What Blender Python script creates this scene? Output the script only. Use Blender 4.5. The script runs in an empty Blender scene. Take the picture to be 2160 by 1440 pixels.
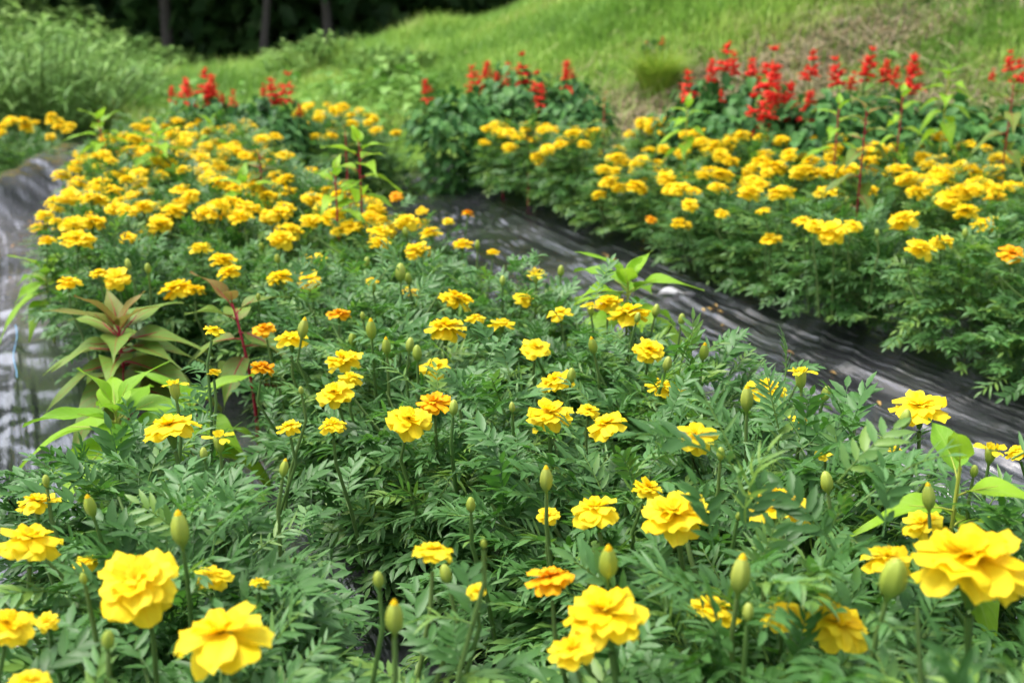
import bpy, math, random
import numpy as np
from math import radians, sin, cos, pi

# ------------------------------------------------------------------ camera, sky, sun, exposure
scene = bpy.context.scene
COL = scene.collection
CAM_H = 0.80; TILT = 18.0; FPX = 2316.0          # focal length in pixels of the 2160 px wide photograph
cam_d = bpy.data.cameras.new('camera'); cam = bpy.data.objects.new('camera', cam_d); COL.objects.link(cam)
cam.location = (0, 0, CAM_H); cam.rotation_euler = (radians(90 - TILT), 0, 0)
cam_d.sensor_width = 36; cam_d.lens = FPX / 2160 * 36; cam_d.clip_start = 0.02; cam_d.clip_end = 500
cam_d.dof.use_dof = True; cam_d.dof.focus_distance = 1.2; cam_d.dof.aperture_fstop = 5.8
scene.camera = cam
SUN_EL, SUN_AZ = 66.0, -75.0                      # azimuth: clockwise from +Y
world = bpy.data.worlds.new('World'); scene.world = world; world.use_nodes = True
wn = world.node_tree.nodes; wl = world.node_tree.links
sky = wn.new('ShaderNodeTexSky'); sky.sky_type = 'NISHITA'; sky.sun_disc = False
sky.sun_elevation = radians(SUN_EL); sky.sun_rotation = radians(SUN_AZ)
sky.air_density = 1.0; sky.dust_density = 4.0; sky.ozone_density = 1.0
hs = wn.new('ShaderNodeHueSaturation'); hs.inputs['Saturation'].default_value = .52      # thin even overcast
wl.new(sky.outputs[0], hs.inputs['Color']); wl.new(hs.outputs[0], wn['Background'].inputs[0]); wn['Background'].inputs[1].default_value = 0.14
sun_d = bpy.data.lights.new('sun', 'SUN'); sun_d.energy = 1.5; sun_d.angle = radians(25); sun_d.color = (1, .965, .9)
sun = bpy.data.objects.new('sun', sun_d); COL.objects.link(sun)
sun.rotation_euler = (radians(90 - SUN_EL), 0, radians(180 - SUN_AZ))
vs = scene.view_settings
vs.view_transform = 'Standard'; vs.look = 'None'; vs.gamma = 1; vs.exposure = 1.34; vs.use_curve_mapping = False
scene.cycles.max_bounces = 5; scene.cycles.diffuse_bounces = 3; scene.cycles.transmission_bounces = 2; scene.cycles.glossy_bounces = 2
scene.cycles.use_adaptive_sampling = True; scene.cycles.adaptive_threshold = .02
scene.cycles.use_denoising = True

rng = np.random.default_rng(11)
CT, ST = cos(radians(TILT)), sin(radians(TILT))
def ray(px, py):
    vx = (px - 1080) / FPX; vy = (py - 720) / FPX
    return np.array([vx, CT - vy * ST, -ST - vy * CT])
def at(px, py, s): return np.array([0, 0, CAM_H]) + ray(px, py) * s
def project(p):
    d = np.asarray(p, float) - np.array([0, 0, CAM_H])
    dep = d[..., 1] * CT - d[..., 2] * ST; up = d[..., 1] * ST + d[..., 2] * CT
    dep = np.maximum(dep, 1e-4)
    return 1080 + FPX * d[..., 0] / dep, 720 - FPX * up / dep
U = np.array([-.41, .912]); U /= np.linalg.norm(U); N = np.array([U[1], -U[0]])
def tn(t, n): return U * t + N * n               # bed coordinates: t along the rows, n across them

# ------------------------------------------------------------------ helpers
def unit(v):
    v = np.asarray(v, float); return v / (np.linalg.norm(v) + 1e-12)
def frame(y, z, pos, s=1.0):
    y = unit(y); x = np.cross(y, z); nx = np.linalg.norm(x)
    if nx < 1e-4: x = np.cross(y, (1, 0.01, 0)); nx = np.linalg.norm(x)
    x /= nx; z = np.cross(x, y); m = np.eye(4)
    m[:3, 0] = x * s; m[:3, 1] = y * s; m[:3, 2] = z * s; m[:3, 3] = pos
    return m
def xf(g, m):
    V, P, T = g; return (V @ m[:3, :3].T + m[:3, 3], P, T)
def merge(gs):
    Vs, Ts, out, o = [], [], {}, 0
    for V, P, T in gs:
        Vs.append(V); Ts.append(T)
        for f, mi in P: out.setdefault((f.shape[1], mi), []).append(f + o)
        o += len(V)
    return (np.vstack(Vs), [(np.vstack(v), k[1]) for k, v in out.items()], np.vstack(Ts))
def retint(g, val):
    T = g[2].copy(); T[:, 0] = val; return (g[0], g[1], T)
def remat(g, mi): return (g[0], [(f, mi) for f, _ in g[1]], g[2])
def to_mesh(name, g, mats, smooth=True):
    V, P, T = g; me = bpy.data.meshes.new(name)
    nl = sum(f.size for f, _ in P); npoly = sum(len(f) for f, _ in P)
    me.vertices.add(len(V)); me.vertices.foreach_set('co', np.ascontiguousarray(V, np.float32).ravel())
    me.loops.add(nl); me.polygons.add(npoly)
    li = np.concatenate([f.ravel() for f, _ in P]).astype(np.int32)
    sz = np.concatenate([np.full(len(f), f.shape[1], np.int32) for f, _ in P])
    st = np.concatenate([[0], np.cumsum(sz)[:-1]]).astype(np.int32)
    mi = np.concatenate([np.full(len(f), m, np.int32) for f, m in P])
    me.loops.foreach_set('vertex_index', li); me.polygons.foreach_set('loop_start', st)
    me.polygons.foreach_set('material_index', mi)
    me.polygons.foreach_set('use_smooth', np.full(npoly, smooth))
    a = me.attributes.new('tint', 'FLOAT_COLOR', 'POINT')
    c = np.ones((len(V), 4), np.float32); c[:, :3] = T; a.data.foreach_set('color', c.ravel())
    for m in mats: me.materials.append(MAT[m])
    me.update(calc_edges=True); me.validate(); return me
# T holds three per-vertex values: tint (random per piece), along (0..1 from base to tip), across (-1..1)
def tube(pts, rad, k=6, mi=0, tint=.5, cap=False):
    pts = np.asarray(pts, float); n = len(pts); V = []; T = []
    rad = np.broadcast_to(np.asarray(rad, float), (n,))
    ref = np.array([.31, .17, .93])
    for i in range(n):
        tg = unit(pts[min(i + 1, n - 1)] - pts[max(i - 1, 0)])
        a = unit(np.cross(tg, ref if abs(tg @ ref) < .97 else (1, 0, 0))); b = np.cross(tg, a)
        for j in range(k):
            w = 2 * pi * j / k
            V.append(pts[i] + rad[i] * (cos(w) * a + sin(w) * b)); T.append((tint, i / max(n - 1, 1), 0))
    F = [(i * k + j, i * k + (j + 1) % k, (i + 1) * k + (j + 1) % k, (i + 1) * k + j) for i in range(n - 1) for j in range(k)]
    P = [(np.array(F), mi)]
    if cap: P.append((np.array([[(n - 1) * k + j for j in range(k)]]), mi))
    return (np.array(V), P, np.array(T))
def lathe(prof, k=12, mi=0, rib=0.0, nrib=5, tint=.5):
    V, T = [], []; n = len(prof)
    for i, (r, z) in enumerate(prof):
        for j in range(k):
            w = 2 * pi * j / k; rr = r * (1 + rib * cos(w * nrib))
            V.append((rr * cos(w), rr * sin(w), z)); T.append((tint, i / (n - 1), 0))
    F = [(i * k + j, i * k + (j + 1) % k, (i + 1) * k + (j + 1) % k, (i + 1) * k + j) for i in range(n - 1) for j in range(k)]
    return (np.array(V), [(np.array(F), mi)], np.array(T))
def blade(L, W, n=6, m=1, shape=None, serr=0., fold=.25, curl=.1, wave=0., mi=0, tint=.5, r=None):
    """a leaf or petal along +Y, n stations, m cells each side of the midrib"""
    r = r or random; V, T = [], []; ph = r.uniform(0, 6.28)
    for i in range(n + 1):
        t = i / n; w = W * shape(t)
        if serr and 0 < i < n: w *= 1 + serr * (1 if i % 2 else -1)
        for j in range(-m, m + 1):
            u = j / m
            z = fold * abs(u) * w - curl * L * t * t + wave * W * abs(u) * sin(ph + t * 9 + (2 if u > 0 else 0))
            V.append((u * w, L * t, z)); T.append((tint, t, u))
    q = 2 * m + 1
    F = [(i * q + j, i * q + j + 1, (i + 1) * q + j + 1, (i + 1) * q + j) for i in range(n) for j in range(2 * m)]
    return (np.array(V), [(np.array(F), mi)], np.array(T))
lance = lambda t: max(.03, sin(pi * min(1, t) ** .85) ** .85 * (1 - .25 * t))
ovate = lambda t: max(.03, (sin(pi * t ** .62)) ** .9) if 0 < t < 1 else .03
taper = lambda t: max(.03, sin(pi * t ** .6) ** 1.2 * (1 - .35 * t)) if 0 < t < 1 else .03

def link(o, parent=None):
    COL.objects.link(o)
    if parent is not None: o.parent = parent
    return o
def part(name, mesh, parent, m=None):
    o = bpy.data.objects.new(name, mesh); link(o, parent)
    if m is not None: o.matrix_basis = M4(m)
    return o
from mathutils import Matrix
def M4(m): return Matrix([list(map(float, row)) for row in m])
def thing(name, label, cat, loc, group=None):
    o = bpy.data.objects.new(name, None); link(o); o.location = [float(v) for v in loc]; o.empty_display_size = .05
    o['label'] = label; o['category'] = cat
    if group: o['group'] = group
    return o
def solo(name, mesh, label=None, cat=None, group=None, kind=None, loc=(0, 0, 0)):
    o = bpy.data.objects.new(name, mesh); link(o); o.location = loc
    for k, v in (('label', label), ('category', cat), ('group', group), ('kind', kind)):
        if v: o[k] = v
    return o

# ------------------------------------------------------------------ materials
MAT = {}
def nmat(name):
    m = bpy.data.materials.new(name); m.use_nodes = True; MAT[name] = m
    nt = m.node_tree; return nt, nt.nodes, nt.links, nt.nodes['Principled BSDF'], nt.nodes['Material Output']
def ramp(nd, stops):
    r = nd.new('ShaderNodeValToRGB'); e = r.color_ramp.elements
    while len(e) > 1: e.remove(e[0])
    e[0].position = stops[0][0]; e[0].color = (*stops[0][1], 1)
    for p, c in stops[1:]: x = e.new(p); x.color = (*c, 1)
    return r
def plant_mat(name, stops, rough=.5, spec=.35, transl=.3, tcol=None, along=None, vein=None, noise=.25, sheen=0., bump=0.):
    """colour picked by the per-leaf tint, jittered per object and by noise; light passes through the blade"""
    nt, nd, lk, bs, out = nmat(name)
    at_ = nd.new('ShaderNodeAttribute'); at_.attribute_name = 'tint'
    sep = nd.new('ShaderNodeSeparateColor'); lk.new(at_.outputs['Color'], sep.inputs[0])
    oi = nd.new('ShaderNodeObjectInfo')
    nz = nd.new('ShaderNodeTexNoise'); nz.inputs['Scale'].default_value = 60; nz.inputs['Detail'].default_value = 3
    tc = nd.new('ShaderNodeTexCoord'); lk.new(tc.outputs['Object'], nz.inputs['Vector'])
    a = nd.new('ShaderNodeMath'); a.operation = 'MULTIPLY_ADD'; lk.new(oi.outputs['Random'], a.inputs[0]); a.inputs[1].default_value = .3
    lk.new(sep.outputs[0], a.inputs[2])
    b = nd.new('ShaderNodeMath'); b.operation = 'MULTIPLY_ADD'; lk.new(nz.outputs[0], b.inputs[0]); b.inputs[1].default_value = noise
    lk.new(a.outputs[0], b.inputs[2])
    c = nd.new('ShaderNodeMath'); c.operation = 'SUBTRACT'; lk.new(b.outputs[0], c.inputs[0]); c.inputs[1].default_value = .15 + noise / 2
    rp = ramp(nd, stops); lk.new(c.outputs[0], rp.inputs[0]); col = rp.outputs[0]
    if along:                                     # (colour, start, end, strength) blend along the blade
        mr = nd.new('ShaderNodeMapRange'); lk.new(sep.outputs[1], mr.inputs[0])
        mr.inputs[1].default_value = along[1]; mr.inputs[2].default_value = along[2]; mr.inputs[3].default_value = along[3]; mr.inputs[4].default_value = 0
        mx = nd.new('ShaderNodeMix'); mx.data_type = 'RGBA'; lk.new(mr.outputs[0], mx.inputs[0]); lk.new(col, mx.inputs[6]); mx.inputs[7].default_value = (*along[0], 1)
        col = mx.outputs[2]
    if vein:                                      # (colour, strength): midrib and slanting side veins
        ab = nd.new('ShaderNodeMath'); ab.operation = 'ABSOLUTE'; lk.new(sep.outputs[2], ab.inputs[0])
        mid = nd.new('ShaderNodeMapRange'); lk.new(ab.outputs[0], mid.inputs[0]); mid.inputs[1].default_value = .02; mid.inputs[2].default_value = .1; mid.inputs[3].default_value = 1; mid.inputs[4].default_value = 0
        s1 = nd.new('ShaderNodeMath'); s1.operation = 'MULTIPLY_ADD'; lk.new(ab.outputs[0], s1.inputs[0]); s1.inputs[1].default_value = -.22; lk.new(sep.outputs[1], s1.inputs[2])
        s2 = nd.new('ShaderNodeMath'); s2.operation = 'MULTIPLY'; lk.new(s1.outputs[0], s2.inputs[0]); s2.inputs[1].default_value = 55
        s3 = nd.new('ShaderNodeMath'); s3.operation = 'SINE'; lk.new(s2.outputs[0], s3.inputs[0])
        s4 = nd.new('ShaderNodeMapRange'); lk.new(s3.outputs[0], s4.inputs[0]); s4.inputs[1].default_value = .8; s4.inputs[2].default_value = 1; s4.inputs[3].default_value = 0; s4.inputs[4].default_value = .6
        mxm = nd.new('ShaderNodeMath'); mxm.operation = 'MAXIMUM'; lk.new(mid.outputs[0], mxm.inputs[0]); lk.new(s4.outputs[0], mxm.inputs[1])
        ms = nd.new('ShaderNodeMath'); ms.operation = 'MULTIPLY'; lk.new(mxm.outputs[0], ms.inputs[0]); ms.inputs[1].default_value = vein[1]
        mx = nd.new('ShaderNodeMix'); mx.data_type = 'RGBA'; lk.new(ms.outputs[0], mx.inputs[0]); lk.new(col, mx.inputs[6]); mx.inputs[7].default_value = (*vein[0], 1)
        col = mx.outputs[2]
    lk.new(col, bs.inputs['Base Color']); bs.inputs['Roughness'].default_value = rough; bs.inputs['Specular IOR Level'].default_value = spec
    if bump:
        bp = nd.new('ShaderNodeBump'); bp.inputs['Strength'].default_value = bump; bp.inputs['Distance'].default_value = .002
        wv = nd.new('ShaderNodeTexNoise'); wv.inputs['Scale'].default_value = 220; lk.new(tc.outputs['Object'], wv.inputs['Vector'])
        lk.new(wv.outputs[0], bp.inputs['Height']); lk.new(bp.outputs[0], bs.inputs['Normal'])
    if transl:
        tr = nd.new('ShaderNodeBsdfTranslucent'); ms = nd.new('ShaderNodeMixShader'); ms.inputs[0].default_value = transl
        if tcol:
            mm = nd.new('ShaderNodeMix'); mm.data_type = 'RGBA'; mm.blend_type = 'MULTIPLY'; mm.inputs[0].default_value = 1
            lk.new(col, mm.inputs[6]); mm.inputs[7].default_value = (*tcol, 1); lk.new(mm.outputs[2], tr.inputs[0])
        else: lk.new(col, tr.inputs[0])
        lk.new(bs.outputs[0], ms.inputs[1]); lk.new(tr.outputs[0], ms.inputs[2]); lk.new(ms.outputs[0], out.inputs[0])
plant_mat('marigold_leaf', [(0, (.042, .122, .024)), (.35, (.074, .19, .045)), (.7, (.104, .235, .072)), (1, (.175, .3, .052))], rough=.45, spec=.38, transl=.3, tcol=(1.3, 1.5, .6))
plant_mat('marigold_stem', [(0, (.07, .15, .03)), (1, (.13, .2, .05))], transl=0)
plant_mat('petal', [(0, (.92, .6, .005)), (.3, (.94, .68, .01)), (.65, (.95, .74, .02)), (1, (.96, .79, .04))], rough=.55, spec=.2, transl=.4, along=((.9, .52, .003), 0, .4, .25), vein=((.88, .5, .003), .28), noise=.25, bump=.15)
plant_mat('petal_orange', [(0, (.78, .30, .003)), (.6, (.85, .42, .006)), (1, (.9, .5, .008))], rough=.6, spec=.15, transl=.3, along=((.7, .2, .002), 0, .5, .7), noise=.2, bump=.15)
plant_mat('calyx', [(0, (.07, .16, .02)), (.5, (.13, .23, .03)), (1, (.2, .27, .05))], rough=.45, transl=0, along=((.05, .13, .03), 0, .6, .8))
plant_mat('bud', [(0, (.2, .3, .03)), (.5, (.3, .37, .045)), (1, (.37, .36, .08))], rough=.45, transl=0, along=((.09, .19, .03), 0, .7, .9))
plant_mat('lime_leaf', [(0, (.18, .38, .02)), (.5, (.27, .48, .025)), (1, (.36, .55, .04))], rough=.45, spec=.25, transl=.4, vein=((.32, .5, .1), .4), bump=.2)
plant_mat('bronze_leaf', [(0, (.12, .21, .035)), (.5, (.17, .29, .045)), (.8, (.22, .24, .05)), (1, (.3, .12, .045))], rough=.45, spec=.22, transl=.3, vein=((.3, .02, .03), .5), along=((.26, .05, .035), 0, .3, .3), bump=.2)
plant_mat('young_bronze_leaf', [(0, (.18, .22, .04)), (.5, (.23, .19, .04)), (1, (.3, .13, .045))], rough=.45, spec=.22, transl=.35, vein=((.36, .02, .03), .5), bump=.2)
plant_mat('red_stem', [(0, (.28, .01, .03)), (1, (.42, .02, .05))], transl=0, rough=.4)
plant_mat('lime_stem', [(0, (.28, .36, .05)), (1, (.4, .4, .06))], transl=0, rough=.4)
plant_mat('salvia_leaf', [(0, (.03, .11, .025)), (.5, (.055, .17, .035)), (1, (.1, .25, .05))], rough=.5, spec=.22, transl=.25, bump=.3)
plant_mat('salvia_red', [(0, (.68, .012, .01)), (.5, (.82, .03, .018)), (1, (.92, .07, .035))], rough=.55, spec=.2, transl=.3)
plant_mat('grass', [(0, (.1, .22, .04)), (.3, (.19, .36, .06)), (.6, (.29, .48, .085)), (.85, (.4, .55, .11)), (1, (.48, .47, .2))], rough=.55, spec=.25, transl=.3, noise=.1)
plant_mat('straw', [(0, (.25, .19, .1)), (.5, (.42, .34, .2)), (1, (.55, .47, .32))], rough=.75, spec=.15, transl=.1)
plant_mat('shrub_leaf', [(0, (.1, .22, .045)), (.5, (.2, .37, .085)), (1, (.31, .48, .13))], rough=.5, spec=.3, transl=.3)
plant_mat('lime_grass', [(0, (.16, .3, .03)), (.5, (.27, .4, .045)), (1, (.42, .46, .08))], rough=.5, spec=.25, transl=.3)
plant_mat('weed_leaf', [(0, (.1, .24, .03)), (.5, (.16, .34, .05)), (1, (.25, .42, .1))], rough=.5, spec=.35, transl=.3)
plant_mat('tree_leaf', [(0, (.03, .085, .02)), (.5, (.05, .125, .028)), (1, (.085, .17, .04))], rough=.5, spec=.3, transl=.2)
plant_mat('bark', [(0, (.08, .07, .06)), (1, (.2, .175, .15))], transl=0, rough=.9, spec=.1, noise=.9)
plant_mat('dead_leaf', [(0, (.25, .12, .04)), (.5, (.4, .24, .07)), (1, (.55, .38, .1))], transl=.1, rough=.7)
plant_mat('white_plastic', [(0, (.8, .8, .82)), (1, (.8, .8, .82))], transl=.2, rough=.35)
plant_mat('blue_twine', [(0, (.12, .3, .5)), (1, (.16, .36, .55))], transl=0, rough=.6)

def film_mat():
    nt, nd, lk, bs, out = nmat('mulch_film')
    tc = nd.new('ShaderNodeTexCoord')
    bs.inputs['Base Color'].default_value = (.022, .021, .025, 1)
    nz = nd.new('ShaderNodeTexNoise'); nz.inputs['Scale'].default_value = 2.6; nz.inputs['Detail'].default_value = 7; lk.new(tc.outputs['Object'], nz.inputs[0])
    r = ramp(nd, [(.3, (.014, .014, .017)), (.55, (.022, .022, .027)), (.74, (.075, .072, .08))]); lk.new(nz.outputs[0], r.inputs[0])
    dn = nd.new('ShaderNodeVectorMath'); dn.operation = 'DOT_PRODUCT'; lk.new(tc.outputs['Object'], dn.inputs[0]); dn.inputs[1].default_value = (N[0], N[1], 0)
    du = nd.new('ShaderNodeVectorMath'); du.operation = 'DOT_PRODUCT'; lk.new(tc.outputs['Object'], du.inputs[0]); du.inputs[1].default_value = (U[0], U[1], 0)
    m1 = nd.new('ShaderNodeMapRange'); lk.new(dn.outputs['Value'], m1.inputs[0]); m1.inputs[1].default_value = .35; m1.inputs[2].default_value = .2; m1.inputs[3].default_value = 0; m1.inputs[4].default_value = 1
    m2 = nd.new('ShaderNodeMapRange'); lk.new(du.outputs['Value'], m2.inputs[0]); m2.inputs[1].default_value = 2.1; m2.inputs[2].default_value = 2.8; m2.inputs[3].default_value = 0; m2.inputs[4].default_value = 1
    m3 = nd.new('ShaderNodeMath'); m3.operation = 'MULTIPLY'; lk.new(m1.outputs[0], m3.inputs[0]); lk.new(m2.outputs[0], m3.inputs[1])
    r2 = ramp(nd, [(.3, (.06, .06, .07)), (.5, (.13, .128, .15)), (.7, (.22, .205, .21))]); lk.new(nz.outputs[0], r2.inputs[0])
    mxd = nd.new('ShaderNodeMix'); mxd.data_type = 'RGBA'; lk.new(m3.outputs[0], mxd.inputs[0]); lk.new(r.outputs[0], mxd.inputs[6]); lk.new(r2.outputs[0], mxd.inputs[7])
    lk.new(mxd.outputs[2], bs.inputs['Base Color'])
    mr = nd.new('ShaderNodeMapRange'); lk.new(nz.outputs[0], mr.inputs[0]); mr.inputs[1].default_value = .3; mr.inputs[2].default_value = .7; mr.inputs[3].default_value = .06; mr.inputs[4].default_value = .22
    lk.new(mr.outputs[0], bs.inputs['Roughness']); bs.inputs['Specular IOR Level'].default_value = 1.0; bs.inputs['Coat Weight'].default_value = 1; bs.inputs['Coat Roughness'].default_value = .06; bs.inputs['Coat IOR'].default_value = 1.8
    # fine creases running along the rows, and crumples
    mp = nd.new('ShaderNodeMapping'); lk.new(tc.outputs['Object'], mp.inputs[0])
    mp.vector_type = 'TEXTURE'; mp.inputs['Rotation'].default_value = (0, 0, math.atan2(U[1], U[0])); mp.inputs['Scale'].default_value = (1, .09, 1)
    n1 = nd.new('ShaderNodeTexNoise'); n1.inputs['Scale'].default_value = 7; n1.inputs['Detail'].default_value = 5; n1.inputs['Roughness'].default_value = .62; lk.new(mp.outputs[0], n1.inputs[0])
    n2 = nd.new('ShaderNodeTexVoronoi'); n2.feature = 'SMOOTH_F1'; n2.inputs['Scale'].default_value = 26; lk.new(tc.outputs['Object'], n2.inputs[0])
    ad = nd.new('ShaderNodeMath'); ad.operation = 'MULTIPLY_ADD'; lk.new(n2.outputs[0], ad.inputs[0]); ad.inputs[1].default_value = .15; lk.new(n1.outputs[0], ad.inputs[2])
    bp = nd.new('ShaderNodeBump'); bp.inputs['Strength'].default_value = 1; bp.inputs['Distance'].default_value = .004
    lk.new(ad.outputs[0], bp.inputs['Height']); lk.new(bp.outputs[0], bs.inputs['Normal']); lk.new(bp.outputs[0], bs.inputs['Coat Normal'])
film_mat()
def ground_mat():
    nt, nd, lk, bs, out = nmat('ground'); tc = nd.new('ShaderNodeTexCoord')
    n1 = nd.new('ShaderNodeTexNoise'); n1.inputs['Scale'].default_value = 1.3; n1.inputs['Detail'].default_value = 8; lk.new(tc.outputs['Object'], n1.inputs[0])
    n2 = nd.new('ShaderNodeTexNoise'); n2.inputs['Scale'].default_value = 30; n2.inputs['Detail'].default_value = 6; lk.new(tc.outputs['Object'], n2.inputs[0])
    r1 = ramp(nd, [(.3, (.07, .12, .03)), (.5, (.1, .16, .04)), (.7, (.16, .14, .07))]); lk.new(n1.outputs[0], r1.inputs[0])
    r2 = ramp(nd, [(.3, (.45, .45, .45)), (.7, (1, 1, 1))]); lk.new(n2.outputs[0], r2.inputs[0])
    mm = nd.new('ShaderNodeMix'); mm.data_type = 'RGBA'; mm.blend_type = 'MULTIPLY'; mm.inputs[0].default_value = 1
    lk.new(r1.outputs[0], mm.inputs[6]); lk.new(r2.outputs[0], mm.inputs[7]); lk.new(mm.outputs[2], bs.inputs['Base Color'])
    bs.inputs['Roughness'].default_value = .95
    bp = nd.new('ShaderNodeBump'); bp.inputs['Distance'].default_value = .03; lk.new(n2.outputs[0], bp.inputs['Height']); lk.new(bp.outputs[0], bs.inputs['Normal'])
ground_mat()

# ------------------------------------------------------------------ smooth value noise for shapes
class VN:
    def __init__(s, seed): s.g = np.random.default_rng(seed).random((64, 64))
    def __call__(s, x, y):
        x = np.asarray(x, float); y = np.asarray(y, float)
        xi = np.floor(x).astype(int); yi = np.floor(y).astype(int); fx = x - xi; fy = y - yi
        fx = fx * fx * (3 - 2 * fx); fy = fy * fy * (3 - 2 * fy); g = s.g
        a = g[xi % 64, yi % 64]; b = g[(xi + 1) % 64, yi % 64]; c = g[xi % 64, (yi + 1) % 64]; d = g[(xi + 1) % 64, (yi + 1) % 64]
        return (a * (1 - fx) + b * fx) * (1 - fy) + (c * (1 - fx) + d * fx) * fy
vn = [VN(i) for i in range(6)]
def grid_geo(X, Y, Z):
    h, w = X.shape; V = np.stack([X, Y, Z], -1).reshape(-1, 3)
    i = np.arange(h * w).reshape(h, w)
    F = np.stack([i[:-1, :-1], i[:-1, 1:], i[1:, 1:], i[1:, :-1]], -1).reshape(-1, 4)
    T = np.full((len(V), 3), .5); return (V, [(F, 0)], T)

# ------------------------------------------------------------------ ground with the grassy bank
def foot(x):
    x = np.asarray(x, float)
    return np.where(x < -1.2, 5.0 + (-1.2 - x) * 1.4, 5.0 - .5 * np.clip(x, 0, 5))
def terrain(x, y):
    x = np.asarray(x, float); y = np.asarray(y, float)
    Hc = np.interp(x, [-6, -4, -2.7, -1.66, -.28, 1.5, 4, 10, 30], [-.25, -.22, -.14, .1, .47, 1.25, 2.1, 3.2, 4])
    k = np.clip((y - foot(x)) / 3.6, 0, 1); k = k * k * (3 - 2 * k) * .45 + k * .55
    z = Hc * k
    z = z + (vn[0](x * .9 + 3, y * .9) - .5) * .14 * np.clip((y - foot(x)) / 1.0, 0, 1)
    out = np.clip((np.hypot(x, y - 3) - 3.5) / 2, 0, 1)
    return z - .035 + out * .03
ax = np.unique(np.concatenate([np.linspace(-120, -8, 30), np.linspace(-8, 8, 130), np.linspace(8, 120, 30)]))
ay = np.unique(np.concatenate([np.linspace(-60, -2, 16), np.linspace(-2, 14, 130), np.linspace(14, 200, 40)]))
X, Y = np.meshgrid(ax, ay)
solo('ground', to_mesh('ground', grid_geo(X, Y, terrain(X, Y)), ['ground']), kind='structure')

# ------------------------------------------------------------------ black mulch film over beds and paths
BEDS = [(-.17, .98), (1.62, 3.6)]
def film_z(t, n):
    z = np.zeros_like(t)
    for a, b in BEDS:
        z = z + .045 * (1 / (1 + np.exp(-(n - a - .03) / .035))) * (1 / (1 + np.exp((n - b + .03) / .035)))
    wa = 1.6 * vn[1](t * .6, n * 1.5) + .5 * vn[5](t * 2.3, n * 4)
    ridge = lambda v: 1 - np.abs(2 * v - 1)                      # creases: sharp crests of value noise
    z = z + .0055 * ridge(vn[2](n * 40 + wa * 1.4, t * 1.1)) ** 3 + .009 * ridge(vn[3](n * 12 + wa, t * .9 + 5)) ** 3 + .0035 * ridge(vn[0](n * 62 + wa, t * 2)) ** 2
    z = z + .012 * (vn[4](n * 4 + t * 2.5, t * 3.5 - n * 3) - .5) + .006 * ridge(vn[5](n * 9 - t * 8, t * 9 + n * 5)) ** 2
    c = np.clip((vn[1](t * 1.1 + 7, n * 2.2) - .5) * 5, 0, 1)
    return z + .004 * c * ridge(vn[2]((n * .8 + t * .5) * 30, t * 4 - n * 5))
NS = np.unique(np.concatenate([np.arange(-.72, -.02, .004), np.arange(-.02, .8, .018), np.arange(.8, 1.75, .0038), np.arange(1.8, 3.6, .03)]))
tt, nn = np.meshgrid(np.arange(-.7, 4.75, .016), NS)
wob = .03 * (vn[3](tt * 2, tt * 0) - .5) * np.clip((np.abs(nn - 1.4) - 1.6), 0, 1)
XY = U[None, None] * tt[..., None] + N[None, None] * (nn + wob)[..., None]
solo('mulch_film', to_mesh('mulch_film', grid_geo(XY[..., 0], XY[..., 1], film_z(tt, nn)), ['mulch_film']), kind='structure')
def film_at(x, y):
    p = np.array([x, y]); return float(film_z(np.array(p @ U), np.array(p @ N)))
# film-covered ridge of the neighbouring bed
yy, aa = np.meshgrid(np.linspace(2.4, 5.1, 150), np.linspace(-.5, .5, 70))
cx = -1.84 - .05 * (yy - 4) - .12 * np.clip(yy - 4.4, 0, 1) - .05 * np.clip(3.6 - yy, 0, 2)
hz = .15 * np.exp(-(aa / .2) ** 2) * np.clip((5.1 - yy) / .3, 0, 1) ** .5
hz = hz + .03 * (vn[4](yy * 5 + aa * 6, aa * 8) - .5) + .014 * (vn[5](yy * 14, aa * 18 + yy * 6) - .5) + .006
solo('film_ridge', to_mesh('film_ridge', grid_geo(cx + aa, yy, hz - .006), ['mulch_film']), kind='structure')

# ------------------------------------------------------------------ marigold pieces
def leaf_geo(r, L=.085, pairs=6, hi=True):
    gs = []; wid = r.choice([(.14, .18), (.15, .19), (.16, .21), (.15, .2), (.16, .2), (.07, .11)]); droop = r.uniform(.1, .4); side = r.uniform(-.15, .15); tint = r.random()
    P = lambda t: np.array([side * L * t * t, L * (t - .12 * droop * t), L * (.1 * t - droop * t * t)])
    n = 7 if hi else 3
    gs.append(tube([P(i / 6) for i in range(7)] if hi else [P(i / 2) for i in range(3)], np.linspace(.0013, .0006, 7 if hi else 3), 3, 0, min(1, tint + .3)))
    for k in range(pairs):
        t = .22 + .7 * k / (pairs - .4); tg = unit(P(t + .02) - P(t - .02))
        for s in (-1, 1):
            l = L * r.uniform(.3, .39) * (.66 + .6 * sin(pi * (.2 + .62 * k / pairs)))
            sp = radians(r.uniform(38, 66) - 14 * k / pairs); lat = np.array([s, 0, 0])
            d = tg * cos(sp) + lat * sin(sp) + np.array([0, 0, r.uniform(-.15, .4)])
            nrm = np.array([-s * r.uniform(-.1, .7), r.uniform(-.35, .35), 1])
            g = blade(l, l * r.uniform(*wid), n, 1, lance, .1 if hi else 0, r.uniform(.1, .5), r.uniform(-.05, .45), tint=np.clip(tint + r.uniform(-.15, .15), 0, 1), r=r)
            gs.append(xf(g, frame(d, nrm, P(t + r.uniform(-.015, .015)))))
    l = L * r.uniform(.3, .36)
    gs.append(xf(blade(l, l * wid[1], n, 1, lance, .1 if hi else 0, .3, .15, tint=tint, r=r), frame(P(1) - P(.96), (0, 0, 1), P(1))))
    return merge(gs)
PR = random.Random(5)
LEAF_HI = [leaf_geo(PR, PR.uniform(.056, .074), PR.choice([4, 5, 5, 6])) for _ in range(18)]
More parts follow.
